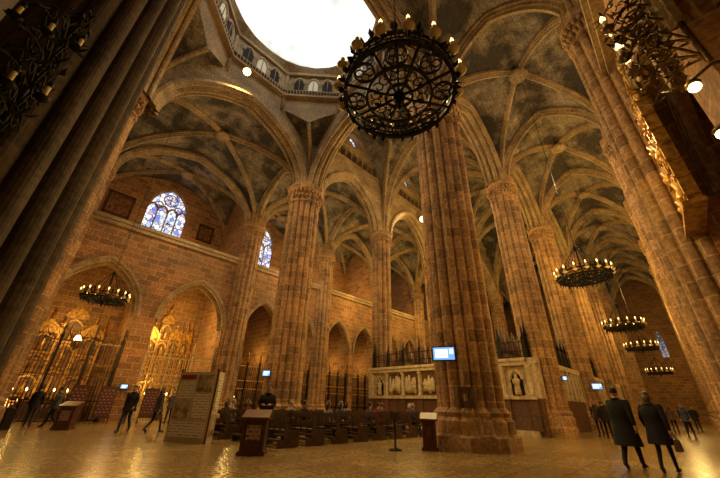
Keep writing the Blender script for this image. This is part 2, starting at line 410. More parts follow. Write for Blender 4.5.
for k in range(8):
    a=k*pi/4; 
    d=Vector((-sin(a)*hn,cos(a)*ht,0)).normalized()
    base=Vector((cn+.925*cos(a)*hn,CEN+.925*sin(a)*ht,0)); inn=Vector((-cos(a),-sin(a),0))
    for s in (-1.2,0,1.2):
        c=base+d*s
        archrib(rb,(c.x,c.y),d,.42,25.4,.6,.3,.14,0,10)
        L=arch_open(0,.4,24.4,25.4,.55,8)
        for i in range(8):
            A,B=L[i],L[i+1]; o=inn*.06
            rb.add([c+d*A[0]+o+Vector((0,0,A[1])),c+d*B[0]+o+Vector((0,0,B[1])),c+d*B[0]+o+Vector((0,0,B[2])),c+d*A[0]+o+Vector((0,0,A[2]))],[(0,1,2,3)],2 if s==0 else 1)
        tube(rb,[c+inn*.08+Vector((0,0,24.4)),c+inn*.08+Vector((0,0,25.9))],.035,4)
    for s in [(-2+.25*q) for q in range(17)]:
        c=base+d*s+inn*.28; lathe(rb,[(.05,23.75),(.03,23.9),(.05,24.1),(.03,24.3)],(c.x,c.y),5)
    a2=a+pi/8; q=.92/cos(pi/8); c=(cn+q*cos(a2)*hn,CEN+q*sin(a2)*ht); lathe(rb,[(.16,zc(q*cos(a2),q*sin(a2))-.1),(.16,ZT-.4)],c,8)
for sx in (-1,1):
    for sy in (-1,1):
        for e in (0,1,2):
            if e==0: x1,y1=sx*oc/sqrt(2),sy*oc/sqrt(2)
            elif e==1: x1,y1=sx*oc,sy*oc*tg
            else: x1,y1=sx*oc*tg,sy*oc
            pts=[]
            for i in range(15):
                u=(1-cos(pi/2*i/14)); x=sx+(x1-sx)*u; y=sy+(y1-sy)*u
                pts.append((cn+x*hn,CEN+y*ht,zc(x,y)-.05))
            tube(rb,pts,.17,6)
ce.build('ceiling',[M_vault,M_rib]); 
M_pane=mat('pale_pane',(.4,.38,.3),.5,0,(1,.85,.5),.2)
rb.build('trim_1',[M_rib,M_black,M_pane])
mb=MB(); V=[];F=[]
for k in range(7):
    u=k/6
    for i in range(NA):
        a=2*pi*i/NA; V.append((cn+cos(a)*RC*hn*(1-u*.98),CEN+sin(a)*RC*ht*(1-u*.98),ZT+.1+1.4*sin(u*pi/2)+.06*abs(sin(i*.8))*(1-u)))
for k in range(6):
    for i in range(NA):
        j=(i+1)%NA; F.append((k*NA+i,k*NA+j,(k+1)*NA+j,(k+1)*NA+i))
mb.add(V,F,0,None,True); mb.build('lantern_canvas',[M_canvas])

# ------------------------------------------------------------------ pillars
def pillar_mesh(name,Rr,zc_,m,lobes=16):
    mb=MB(); N=lobes*8
    rings=[(0,1.26,.0),(.4,1.26,.0),(.46,1.2,.03),(.85,1.18,.06),(.95,1.1,.07),(1.1,1.13,.07),(1.25,1.0,.17),(zc_-1.3,1.0,.17),(zc_-1.25,1.06,.1),(zc_-1.12,1.06,.1),(zc_-1.05,.99,.1),(zc_-.45,1.06,.06),(zc_-.2,1.17,.02),(zc_,1.22,0),(zc_+.22,1.22,0),(zc_+.24,.92,.12),(zc_+1.4,.78,.12),(zc_+2.6,.45,.1)]
    V=[];F=[];U=[]
    for z,s,am in rings:
        for i in range(N):
            a=2*pi*i/N; l=abs(cos(a*lobes/2))**.6
            big=1+.05*cos(a*4)
            if am==0: r=Rr*s*(1/ max(abs(cos(((a+pi/8)%(pi/4))-pi/8)),.01))*.955
            else: r=Rr*s*((1-am)+am*l)*(big if am>.03 else 1)
            V.append((r*cos(a),r*sin(a),z))
    for k in range(len(rings)-1):
        for i in range(N):
            j=(i+1)%N; F.append((k*N+i,k*N+j,(k+1)*N+j,(k+1)*N+i))
            u0=2*pi*Rr*i/N;u1=2*pi*Rr*(i+1)/N
            U.append([(u0,rings[k][0]),(u1,rings[k][0]),(u1,rings[k+1][0]),(u0,rings[k+1][0])])
    mb.add(V,F,0,U)
    for i in range(28):
        a=2*pi*i/28; 
        for zz,rr in ((zc_-.75,1.02),(zc_-.4,1.1)):
            aa=a+(.11 if zz<zc_-.6 else 0)
            ell(mb,(Rr*rr*cos(aa),Rr*rr*sin(aa),zz),(.11,.11,.17),0,5,4)
    return mb.mesh(name,[m])
PBIG=pillar_mesh('clustered_pillar',1.18,ZS,M_pill); PSM=pillar_mesh('clustered_pillar_slim',.88,ZS,M_pill,12)
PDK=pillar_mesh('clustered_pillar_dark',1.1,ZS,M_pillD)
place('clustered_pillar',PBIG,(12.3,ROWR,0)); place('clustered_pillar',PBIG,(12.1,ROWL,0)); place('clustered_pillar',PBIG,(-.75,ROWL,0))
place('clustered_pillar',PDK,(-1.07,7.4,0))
for a in PIL[2:]:
    place('clustered_pillar',PSM,(a,ROWR-.1,0)); place('clustered_pillar',PSM,(a,ROWL,0))
for a in PIL[1:]:
    place('wall_pier',PSM,(a,TL-.1,0)); place('wall_pier',PSM,(a,TR+.1,0))
place('wall_pier',PSM,(0,TL-.1,0))

# ------------------------------------------------------------------ chandeliers
def leaf(mb,p,d,l,w,m=0):
    p=Vector(p); d=Vector(d).normalized(); s=d.cross(Vector((R()-.5,R()-.5,R()-.5))).normalized()
    u=d.cross(s)*.15*l
    mb.add([p,p+d*l*.45+s*w+u,p+d*l,p+d*l*.45-s*w+u],[(0,1,2,3)],m)
def chandelier(zc_,H):
    mb=MB(); Rr=1.22
    for z,w,h in ((0,.08,.09),(.34,.06,.07)): ringband(mb,Rr,z,w,h)
    ringband(mb,.72,0,.06,.06); ringband(mb,.3,0,.06,.06,n=24); ringband(mb,Rr,.17,.02,.03)
    for i in range(32):
        a=2*pi*i/32; b=2*pi*(i+1)/32
        tube(mb,[(Rr*cos(a),Rr*sin(a),0),(Rr*cos(b),Rr*sin(b),.34)],.016,4); tube(mb,[(Rr*cos(b),Rr*sin(b),0),(Rr*cos(a),Rr*sin(a),.34)],.016,4)
        leaf(mb,(Rr*cos(a),Rr*sin(a),-.02),(cos(a)*.3*(R()-.1),sin(a)*.3*(R()-.1),-.9),.2,.05)
        for q in range(2):
            leaf(mb,(Rr*cos(a),Rr*sin(a),.36),(cos(a)*R(),sin(a)*R(),1),.26,.06)
            leaf(mb,(Rr*cos(b),Rr*sin(b),.15),(cos(a)+R()-.5,sin(a)+R()-.5,R()-.5),.2,.06)
    for i in range(8):
        a=2*pi*(i+.5)/8; c=(.96*cos(a),.96*sin(a),0)
        ringband(mb,.22,0,.035,.04,(c[0],c[1]),16)
        for q in range(4):
            g=a+pi/4+q*pi/2; ringband(mb,.085,0,.022,.03,(c[0]+.11*cos(g),c[1]+.11*sin(g)),8)
    for i in range(8):
        a=2*pi*i/8; d=Vector((cos(a),sin(a),0)); s=Vector((-sin(a),cos(a),0))
        tube(mb,[d*.08,d*.4+Vector((0,0,-.05)),d*.72,d*Rr],.035,5)
        for sg in (-1,1):
            pts=[d*(.5+.13*cos(t)*(1-t/9))+s*sg*(.1+.13*sin(t)*(1-t/9)) for t in [k*.5 for k in range(13)]]
            tube(mb,pts,.018,4)
        for q in range(4): leaf(mb,d*(.35+.1*q),(d.x*.5+R()-.5,d.y*.5+R()-.5,R()-.6),.2,.05)
        tube(mb,[d*Rr+Vector((0,0,.34)),d*.7+Vector((0,0,1.0)),d*.12+Vector((0,0,1.9))],.018,5)
    for i in range(16):
        a=2*pi*(i+.5)/16; c=(1.38*cos(a),1.38*sin(a))
        tube(mb,[(Rr*cos(a),Rr*sin(a),.1),(1.3*cos(a),1.3*sin(a),.04),(c[0],c[1],.14)],.016,4)
        lathe(mb,[(.02,.12),(.11,.2),(.125,.23),(.02,.23)],c,10,2)
        lathe(mb,[(.045,.23),(.045,.46)],c,8,2)
        lathe(mb,[(.02,.46),(.04,.5),(.034,.55),(.004,.63)],c,8,1)
    lathe(mb,[(.02,-.42),(.07,-.34),(.03,-.26),(.13,-.12),(.16,0),(.1,.12),(.04,.3),(.04,1.8),(.14,1.9),(.05,2.1)],(0,0),12)
    n=int((H-zc_-2.1)/.16*1.22)
    for i in range(n):
        z=2.1+i*.16+.08; o=i%2
        pts=[((.035*cos(t) if o else 0),(0 if o else .035*cos(t)),z+.095*sin(t)) for t in [2*pi*k/6 for k in range(7)]]
        tube(mb,pts,.011,3,0,False,False)
    return mb.mesh('iron_chandelier',[M_iron,M_bulb,M_cand])
CH=chandelier(6.8,20.6)
place('iron_chandelier',CH,(3.40,2.36,6.40),.2,.83)
for n_,z in ((17.4,6.7),(28,6.2),(37,5.95),(50,5.0)): place('iron_chandelier',CH,(n_,2.15,z),.3*n_,.84)
place('iron_chandelier',CH,(2.7,21.9,6.0),.5,.8)

def sconce(name,loc,dirv,bulb,L=1.4,h=2.6,nl=3,mm=None):
    mb=MB(); d=Vector((dirv[0],dirv[1],0)).normalized(); s=Vector((-d.y,d.x,0)); Z=Vector((0,0,1))
    tube(mb,[Z*0,Z*h],.035,6); 
    for k in range(5):
        z=h*k/4.5+.1
        for sg in (-1,0,1):
            pts=[Z*z+d*(L*u*.8)+s*(sg*L*.45*u)+Z*(.5*sin(u*pi)*(.6+.3*sg)) for u in [q/6 for q in range(7)]]
            tube(mb,pts,[.022-.002*q for q in range(7)],5)
            for p in pts[2:]:
                for q in range(nl): leaf(mb,p,(R()-.5,R()-.5,R()-.3),.2,.032)
            for e in (-1,1):
                c0=pts[3]; sc=[c0+d*(.16*cos(t)*(1-t/8))+Z*e*(.16*sin(t)*(1-t/8)+.1) for t in [q*.6 for q in range(11)]]
                tube(mb,sc,.011,4)
            q=pts[-1]
            if k in (1,3):
                lathe(mb,[(.02,q.z),(.09,q.z+.06),(.1,q.z+.09)],(q.x,q.y),8)
                lathe(mb,[(.03,q.z+.09),(.03,q.z+.3)],(q.x,q.y),6,2)
                lathe(mb,[(.02,q.z+.3),(.045,q.z+.35),(.005,q.z+.46)],(q.x,q.y),6,1)
    mb.build(name,[mm or M_iron,bulb,M_cand],loc)
sconce('wrought_iron_sconce',(5.2,TR,5.5),(0.2,1),M_bulb,.85,1.7,3,M_gilt2)
sconce('wrought_iron_sconce',(-1.2,6.2,4.3),(-.1,-1),M_iron,.8,2.6,2)
M_globe=mat('lit_globe',(1,.9,.6),.4,0,(1,.80,.36),8)
for x,z,r,arm in ((4.15,4.5,.055,.5),(4.6,4.1,.055,.42),(14.5,6.0,.09,.5),(18.2,7.0,.09,.5),(22.6,5.0,.11,.5),(27.5,5.2,.13,.5),(33.0,5,.14,.5)):
    mb=MB(); tube(mb,[(0,0,0),(0,arm*.6,.1),(0,arm,.0)],.02,6); lathe(mb,[(.1,-.12),(.12,0),(.1,.12)],(0,.0),10); lathe(mb,[(.03,0),(.06,-.03),(.07,-.06)],(0,arm),10)
    ell(mb,(0,arm,-.06-r*.8),(r,r,r),1,12,8); mb.build('wall_lamp',[M_gilt2,M_globe],(x,TR,z))

def flood(loc,tgt,energy,size=.19,ang=120,col=(1,.68,.27)):
    d=(Vector(tgt)-Vector(loc)).normalized()
    mb=MB(); q=d.to_track_quat('Z','Y').to_matrix()
    def T(l): return [q@Vector(v) for v in l]
    n=16
    V=T([(size*1.15*cos(2*pi*i/n),size*1.15*sin(2*pi*i/n),0) for i in range(n)]+[(size*.8*cos(2*pi*i/n),size*.8*sin(2*pi*i/n),-.3) for i in range(n)])
    mb.add(V,[(i,(i+1)%n,n+(i+1)%n,n+i) for i in range(n)]+[tuple(range(n,2*n))],0)
    mb.add(T([(size*cos(2*pi*i/n),size*sin(2*pi*i/n),-.02) for i in range(n)]),[tuple(range(n))],1)
    tube(mb,[q@Vector((-size*1.3,0,-.1)),q@Vector((-size*1.3,0,-.1))+Vector((0,0,-.4)),q@Vector((size*1.3,0,-.1))+Vector((0,0,-.4)),q@Vector((size*1.3,0,-.1))],.02,5)
    mb.build('floodlight',[M_iron,M_flood],loc)
    l=bpy.data.lights.new('flood_lamp','SPOT'); l.energy=energy; l.color=col; l.spot_size=radians(ang); l.spot_blend=.6; l.shadow_soft_size=.15
    o=bpy.data.objects.new('flood_lamp',l); bpy.context.scene.collection.objects.link(o)
    o.location=Vector(loc)+d*.05; o.rotation_euler=d.to_track_quat('-Z','Y').to_euler()
def point(loc,e,col=(1,.72,.38),r=.25):  # unseen point lights without fixtures, added to brighten the interior
    l=bpy.data.lights.new('unseen_light','POINT'); l.energy=e; l.color=col; l.shadow_soft_size=r
    o=bpy.data.objects.new('unseen_light',l); bpy.context.scene.collection.objects.link(o); o.location=loc
YEL=(1,.62,.17); NEU=(1,.74,.39); ORG=(1,.54,.15)
flood((4.98,16.6,22.5),(7,6,0),4500,.28)
flood((27.6,16.7,20.3),(12,5,2),4500,.38)
point((6.2,22,13.0),330,NEU); point((6.2,29,13.6),170,ORG)
point((5,22.3,4.5),300,ORG)
point((17,22,12),480,NEU); point((26,22,12),700,YEL); point((36,22,12),700,YEL)
point((17,12,16),520,NEU); point((27,12,16),800,YEL); point((40,12,16),900,YEL)
point((6.5,2.2,12),210,NEU); point((16.8,1.8,12.5),520,NEU); point((26,1.8,12),900,YEL); point((36,1.8,11),1000,YEL); point((48,1.8,10),950,YEL); point((60,2,9),700,YEL)
point((17,29,14),250,YEL); point((26,29,14),280,YEL)
point((8.0,12.5,7),330,ORG); point((16.6,12,5.6),300,YEL); point((25.5,12,6.0),450,YEL)  # last two added to brighten the choir screen and the choir
point((5.4,7.0,6.0),130,ORG)  # added fill for the kiosk panels and the foreground floor
point((15.8,1.4,4.2),320,YEL)
point((4.2,-.6,4.6),24,YEL,.1); point((10.2,.3,6.3),80,YEL)  # first serves the wall globes; second is added fill for the gilded shrine
point((17,-5.4,15),500,YEL);point((26,-5.4,15),600,YEL);point((35,-5.4,15),600,YEL)
point((8.9,28.7,6.6),430,YEL,.15); point((8.9,29.6,2.5),110,YEL,.15)
point((2.8,28.6,6.0),230,YEL,.15); point((1.6,29.4,2.2),60,YEL,.15)
for a in PIL[1:5]:
    for c in (a+2.45,a+6.6): point((c,28.5,5),120,YEL,.15)
    for c in (a+2.45,a+6.6): point((c,-4.3,5),330,YEL,.15)

# ------------------------------------------------------------------ chapels: grilles and altarpieces
def grille(w,h):
    mb=MB(); n=int(w/.16)
    for i in range(n+1):
        x=-w/2+w*i/n
        box(mb,x-.018,x+.018,-.018,.018,0,h)
        tube(mb,[(x,0,h),(x+.04,0,h+.12),(x,0,h+.3)],[.015,.03,.002],4,1)
        if i<n:
            xm=x+w/n/2
            for z in (h*.62,h*.3): tube(mb,[(xm+.05*cos(t),0,z+.08*sin(t)) for t in [2*pi*k/8 for k in range(9)]],.012,3,1)
    for z in (.1,h*.25,h*.55,h*.7,h-.1): box(mb,-w/2,w/2,-.03,.03,z-.035,z+.035,1 if z>h*.5 else 0)
    for x in (-w/2+.05,-w/6,w/6,w/2-.05):
        box(mb,x-.06,x+.06,-.06,.06,0,h+.2); tube(mb,[(x,0,h+.2),(x,0,h+.4),(x,0,h+.55),(x,0,h+1.1)],[.09,.04,.1,.005],6,1)
    for i in range(int(w/.5)):
        x=-w/2+.25+i*.5; tube(mb,[(x-.25,0,h+.05),(x-.12,0,h+.3),(x,0,h+.62),(x+.12,0,h+.3),(x+.25,0,h+.05)],.02,4,1)
    return mb
M_brass=noisy('brass_bars',(.70,.56,.30),(.42,.31,.13),9,.4,.2)
grille(4.7,4.4).build('chapel_grille',[M_iron,M_gilt2],(2.8,TL+.3,0))
grille(4.7,4.0).build('chapel_grille',[M_brass,M_brass],(8.9,TL+.3,0))
g=grille(3.4,4.0).mesh('chapel_grille',[M_iron,M_gold])
for a in PIL[1:4]:
    for c in (a+2.45,a+6.6): place('chapel_grille',g,(c,TL+.3,0))
for a in PIL[1:6]:
    for c in (a+2.45,a+6.6): place('chapel_grille',g,(c,TR-.3,0))
M_paint=noisy('altar_painting',(.30,.12,.04),(.05,.03,.025),3,.5,0,.05)
M_paint2=noisy('altar_painting_b',(.36,.18,.06),(.10,.04,.035),4,.5,0,.05)
M_votl=mat('altar_candle_flame',(1,.7,.3),.4,0,(1,.7,.25),10)
def retable(w,h,cols=3,rows=3,table=True):
    mb=MB()
    if table:
        box(mb,-w/2-.2,w/2+.2,-.9,0,0,1.0,2)
        for q in range(6):
            x=-w/2+.2+(w-.4)*q/5; lathe(mb,[(.08,1.1),(.03,1.18),(.03,1.6)],(x,-.75),6,0); lathe(mb,[(.025,1.6),(.05,1.68),(.006,1.8)],(x,-.75),6,4)
    box(mb,-w/2-.3,w/2+.3,-1.0 if table else -.4,.0,1.0,1.1,0)
    cw=w/cols
    for c in range(cols):
        hc=h*(1.0 if c==cols//2 else .82); x0=-w/2+c*cw
        rh=(hc-1.4)/rows
        for r in range(rows):
            z0=1.3+r*rh
            box(mb,x0+.08,x0+cw-.08,-.12,-.05,z0+.06,z0+rh-.06,1+2*((r+c)%2))
            sweep(mb,(x0+cw/2,-.14,z0+rh*.6),(1,0),arch_line(cw/2-.08,rh*.33,10),[(-.05,.02),(-.05,-.09),(.05,-.09),(.05,.02)],0)
            box(mb,x0,x0+cw,-.22,0,z0-.06,z0+.07,0)
            lathe(mb,[(.15,z0+.1),(.19,z0+.25),(.12,z0+rh*.35),(.18,z0+rh*.5),(.07,z0+rh*.58),(.1,z0+rh*.64),(.08,z0+rh*.7),(.01,z0+rh*.72)],(x0+cw/2,-.18),8,0)
        sweep(mb,(x0+cw/2,-.1,1.3+rows*rh),(1,0),arch_line(cw/2,.7,10),[(-.08,.08),(-.08,-.08),(.08,-.08),(.08,.08)],0)
        V=[(x0,-.08,1.3+rows*rh),(x0+cw,-.08,1.3+rows*rh),(x0+cw/2,-.08,1.3+rows*rh+1.1)]
        mb.add(V,[(0,1,2)],0)
        tube(mb,[(x0+cw/2,-.1,1.3+rows*rh+.9),(x0+cw/2,-.1,1.3+rows*rh+1.2),(x0+cw/2,-.1,1.3+rows*rh+1.7)],[.06,.1,.01],6)
    for c in range(cols+1):
        x=-w/2+c*cw; 
        box(mb,x-.08,x+.08,-.25,0,1.1,h*.86,0)
        for q in range(8): box(mb,x-.11,x+.11,-.29,0,1.3+q*h*.1,1.36+q*h*.1,0)
        tube(mb,[(x,-.12,h*.86),(x,-.12,h*.9),(x,-.12,h*1.05)],[.1,.08,.005],4)
    return mb
RM=[M_gold,M_paint,M_marb,M_paint2,M_votl]
retable(4.4,7.3,5,4).build('gilded_altarpiece',RM,(8.9,BL-.25,0))
retable(3.8,6.6,3,3).build('gilded_altarpiece',[M_gold,M_paint,M_wood,M_paint2,M_votl],(2.8,BL-.25,0))
rm=retable(2.8,6.8).mesh('gilded_altarpiece',RM)
for a in PIL[1:4]:
    for c in (a+2.45,a+6.6): place('gilded_altarpiece',rm,(c,BL-.25,0))
for a in PIL[1:6]:
    for c in (a+2.45,a+6.6): place('gilded_altarpiece',rm,(c,BR+.25,0),pi)
sm=retable(1.5,5.2,2,3,False).mesh('gilded_wall_shrine',RM)
for x,z in ((10.4,4.4),(16.8,4.2),(19.8,3.2),(25.9,3.2),(34.9,3.2)): place('gilded_wall_shrine',sm,(x,TR+.03,z),pi)
mb=MB(); lathe(mb,[(.02,3.6),(.2,3.8),(.26,4.05),(.22,4.2)],(0,0),12); tube(mb,[(0,0,5),(0,0,11.6)],.012,4)
for k in range(3): tube(mb,[(.24*cos(k*2.1),.24*sin(k*2.1),4.1),(0,0,5)],.01,4)
ell(mb,(0,0,4.3),(.2,.2,.22),1); mb.build('sanctuary_lamp',[M_gold,mat('lamp_glow',(1,.8,.4),.4,0,(1,.75,.3),14)],(2.9,27.6,0.3))
def painting(name,w,h,loc,rz=0,pm=None):
    mb=MB()
    box(mb,-w/2,w/2,-.04,0,-h/2,h/2,1)
    for s in (-1,1):
        box(mb,s*w/2-.1,s*w/2+.1,-.12,0,-h/2-.1,h/2+.1,0); box(mb,-w/2,w/2,-.12,0,s*h/2-.1,s*h/2+.1,0)
        box(mb,s*(w/2-.14)-.02,s*(w/2-.14)+.02,-.08,0,-h/2+.1,h/2-.1,2)
    mb.build(name,[M_wood,pm or M_paint,M_gold],loc,rz)
painting('framed_painting',1.8,2.0,(2.4,BL-.22,16.4)); painting('framed_painting',1.3,1.6,(9.9,BL-.22,16.5))

# ------------------------------------------------------------------ choir screen (trascoro)
mb=MB(); n0=20.0; t0,t1=ROWR+.2,ROWL-.2
box(mb,n0-.25,n0+.6,t0,t1,0,.25,0); box(mb,n0,n0+.5,t0,t1,.25,1.75,1)
box(mb,n0-.12,n0+.5,t0,t1,1.7,1.86,0); box(mb,n0+.05,n0+.5,t0,t1,1.86,3.4,0); box(mb,n0-.2,n0+.55,t0,t1,3.4,3.72,0); box(mb,n0-.28,n0+.6,t0,t1,3.62,3.78,0)
NP=8
for i in range(NP+1):
    t=t0+(t1-t0)*i/NP
    lathe(mb,[(.17,1.86),(.12,1.98),(.11,3.15),(.15,3.25),(.18,3.4)],(n0-.02,t),10); box(mb,n0-.12,n0+.1,t-.2,t+.2,.25,1.7,1)
    box(mb,n0-.2,n0+.1,t-.22,t+.22,1.7,1.88,0)
    box(mb,n0+.1,n0+.3,t-.1,t+.1,3.78,4.9,2); tube(mb,[(n0+.2,t,4.9),(n0+.2,t,5.05),(n0+.2,t,5.7)],[.14,.09,.01],4,2)
    if i<NP:
        w=(t1-t0)/NP; tc=t+w/2
        if i in (0,3,7):
            archrib(mb,(n0+.04,tc),(0,1),.35,2.7,.45,.2,.1,0,10); box(mb,n0+.03,n0+.06,tc-.33,tc+.33,1.9,3.05,2)
            lathe(mb,[(.16,1.9),(.17,2.1),(.13,2.45),(.19,2.6),(.17,2.72),(.06,2.78),(.09,2.86),(.09,2.93),(.02,3.0)],(n0-.02,tc),10)
            tube(mb,[(n0-.02,tc+.17,2.66),(n0-.14,tc+.12,2.48),(n0-.16,tc-.05,2.5)],[.05,.045,.03],6)
        else:
            box(mb,n0+.0,n0+.06,tc-w/2+.18,tc+w/2-.18,1.95,3.3,1)
            for q in range(16):
                yy=tc+(R()-.5)*(w-.55); hh=.5+.45*R(); zz=1.98+.35*R()
                lathe(mb,[(.1,zz),(.12,zz+hh*.3),(.08,zz+hh*.55),(.12,zz+hh*.75),(.04,zz+hh*.83),(.07,zz+hh*.92),(.01,zz+hh)],(n0-.01,yy),7)
                tube(mb,[(n0-.02,yy,zz+hh*.7),(n0-.08,yy+.15*(R()-.5),zz+hh*.5),(n0-.06,yy+.5*(R()-.5),zz+hh*(.4+.5*R()))],.03,5)
for i in range(70):
    t=t0+(t1-t0)*(i+.5)/70; box(mb,n0+.19,n0+.21,t-.012,t+.012,3.78,4.7,2)
    if i%2: tube(mb,[(n0+.2,t-.08,4.72),(n0+.2,t,4.95),(n0+.2,t+.08,4.72)],.015,4,2)
for z in (3.85,4.2,4.7): box(mb,n0+.17,n0+.23,t0,t1,z-.02,z+.02,2)
for t in (ROWR+.1,ROWL-.1):
    box(mb,n0,48,t-.3,t+.3,0,1.75,1); box(mb,n0,48,t-.3,t+.3,1.75,3.5,0); box(mb,n0,48,t-.42,t+.42,3.5,3.78,0)
    for i in range(30):
        x=n0+.4+i*.93; box(mb,x-.1,x+.1,t-.42,t+.42,1.75,3.5,0)
        box(mb,x-.05,x+.05,t-.08,t+.08,3.78,5,2); tube(mb,[(x,t,5),(x,t,5.8)],[.12,.01],4,2)
        for k in range(5): box(mb,x+.15*k+.1,x+.15*k+.13,t-.01,t+.01,3.78,4.7,2)
mb.build('choir_screen',[M_marb,M_brown,M_iron])
mb=MB()
for t in (8.0,15.9):
    for i in range(22):
        x=21.5+i*1.05
        box(mb,x-.5,x+.5,t-.3,t+.3,0,2.6,0); box(mb,x-.5,x+.5,t-.15,t+.15,2.6,4.0,0); box(mb,x-.5,x+.5,t-.45,t+.45,4.0,4.2,0)
        tube(mb,[(x,t,4.2),(x,t,4.7),(x,t,4.9),(x,t,6.0)],[.3,.22,.26,.01],6,0)
        tube(mb,[(x+.5,t,4.2),(x+.5,t,5.2)],[.08,.01],4,0)
mb.build('choir_stalls',[noisy('walnut_stalls',(.16,.08,.035),(.07,.035,.018),7,.5)])

# ------------------------------------------------------------------ benches
def bench(L=2.9):
    mb=MB()
    box(mb,-.22,.22,-L/2,L/2,.42,.46); box(mb,-.28,-.23,-L/2,L/2,.82,.95)
    box(mb,-.27,-.24,-L/2,L/2,.55,.66)
    for k in range(9):
        y=-L/2+L*k/8; box(mb,-.28,-.24,y-.025,y+.025,.45,.85)
    for y in (-L/2,0,L/2):
        mb.add([(-.32,y-.03,0),(.24,y-.03,0),(.22,y-.03,.46),(-.2,y-.03,.5),(-.24,y-.03,1.0),(-.32,y-.03,1.0),(-.32,y+.03,0),(.24,y+.03,0),(.22,y+.03,.46),(-.2,y+.03,.5),(-.24,y+.03,1.0),(-.32,y+.03,1.0)],
               [(0,1,2,3,4,5),(11,10,9,8,7,6)]+[(i,(i+1)%6,6+(i+1)%6,6+i) for i in range(6)])
        box(mb,-.55,-.3,y-.025,y+.025,.0,.2)
    box(mb,-.56,-.38,-L/2,L/2,.18,.23)
    return mb.mesh('wooden_bench',[M_wood])
BN=bench()
rows=[7.0+i*1.12 for i in range(10)]
for i,x in enumerate(rows):
    place('wooden_bench',BN,(x,14.7,0)); 
    if i<9: place('wooden_bench',BN,(x+.3,11.3,0))

# ------------------------------------------------------------------ info kiosk, lecterns, screens
def paper(name,base,ink,bw=.22,rh=.07,ms=.024):
    m=mat(name,base,.6); nt=m.node_tree; b=nt.nodes['Principled BSDF']; L=nt.links.new
    uv=nt.nodes.new('ShaderNodeUVMap'); br=nt.nodes.new('ShaderNodeTexBrick'); br.inputs['Brick Width'].default_value=bw; br.inputs['Row Height'].default_value=rh; br.inputs['Mortar Size'].default_value=ms
    br.inputs['Color1'].default_value=(*ink,1); br.inputs['Color2'].default_value=(*[x*.6+y*.4 for x,y in zip(base,ink)],1); br.inputs['Mortar'].default_value=(*base,1); br.inputs['Scale'].default_value=1
    L(uv.outputs['UV'],br.inputs['Vector']); L(br.outputs['Color'],b.inputs['Base Color']); return m
M_paper=paper('printed_panel',(.88,.84,.72),(.30,.24,.17),.3,.085,.030); M_cream=mat('cream_board',(.72,.62,.42),.6); M_poster=noisy('poster_photo',(.20,.14,.09),(.70,.60,.44),4,.5,0,0)
mb=MB()
a=Vector((4.86,13.8,0)); b=Vector((5.56,12.3,0)); c=Vector((5.85,12.5,0))
def panel(mb,p,q,z0,z1,th,m):
    d=(q-p).normalized(); s=Vector((-d.y,d.x,0))*th/2
    mb.add([p-s+Vector((0,0,z0)),q-s+Vector((0,0,z0)),q+s+Vector((0,0,z0)),p+s+Vector((0,0,z0)),p-s+Vector((0,0,z1)),q-s+Vector((0,0,z1)),q+s+Vector((0,0,z1)),p+s+Vector((0,0,z1))],BF,m)
panel(mb,a,b,.0,2.2,.1,0); panel(mb,b,c,0,2.2,.1,0)
dd=(b-a).normalized(); nrm=Vector((dd.y,-dd.x,0))*.065
for u0,u1,z0,z1,m in ((.06,.46,1.95,2.1,4),(.06,.46,1.3,1.88,1),(.54,.94,1.55,2.1,2),(.06,.46,.7,1.22,2),(.54,.94,.7,1.47,1),(.06,.94,.15,.6,1)):
    panel(mb,a+(b-a)*u0+nrm,a+(b-a)*u1+nrm,z0,z1,.02,m)
d2=(c-b).normalized(); n2=Vector((d2.y,-d2.x,0))*.065
panel(mb,b+(c-b)*.15+n2,b+(c-b)*.85+n2,1.0,2.0,.02,1); panel(mb,b+(c-b)*.15+n2,b+(c-b)*.85+n2,.2,.85,.02,2)
for p in (a,b,c): lathe(mb,[(.07,0),(.05,.04),(.05,2.25),(.06,2.3)],(p.x,p.y),8,3)
mb.build('information_kiosk',[M_cream,M_paper,M_poster,M_wood2,mat('header_strip',(.30,.05,.04),.5)])
M_notice=paper('maroon_notice',(.34,.26,.2),(.07,.02,.015),.16,.1)
def lectern(w=.62,d=.45,h=.95,pm=None,wm=M_wood2):
    mb=MB()
    box(mb,-d/2-.05,d/2+.05,-w/2-.05,w/2+.05,0,.1); box(mb,-d/2,d/2,-w/2,w/2,.1,h-.12)
    for s in (-1,1): box(mb,-d/2-.03,-d/2+.02,s*(w/2-.04)-.04,s*(w/2-.04)+.04,.1,h-.12)
    mb.add([(-d/2-.08,-w/2-.06,h-.12),(d/2+.06,-w/2-.06,h-.12),(d/2+.06,w/2+.06,h-.12),(-d/2-.08,w/2+.06,h-.12),(-d/2-.08,-w/2-.06,h-.06),(d/2+.06,-w/2-.06,h+.12),(d/2+.06,w/2+.06,h+.12),(-d/2-.08,w/2+.06,h-.06)],BF,0)
    box(mb,-d/2-.04,-d/2-.01,-w/2+.12,w/2-.12,.35,h-.25,1)
    return mb.mesh('wooden_lectern',[wm,pm or M_notice])
LC=lectern(); LC2=lectern(.42,.4,.95,mat('dark_notice',(.10,.03,.03),.5),M_wood2); LC3=lectern(.6,.45,1.0)
ang=math.atan2(9.1,5.6)
place('wooden_lectern',LC,(5.5,9.15,0),ang-.15); place('wooden_lectern',LC2,(10.5,6.75,0),.5); place('wooden_lectern',LC3,(2.9,20.6,0),ang)
M_scr=mat('screen_image',(.1,.1,.1),.3,0,(.18,.42,.85),1.2); M_scr2=mat('screen_text',(.1,.1,.1),.3,0,(.75,.88,1),1.4)
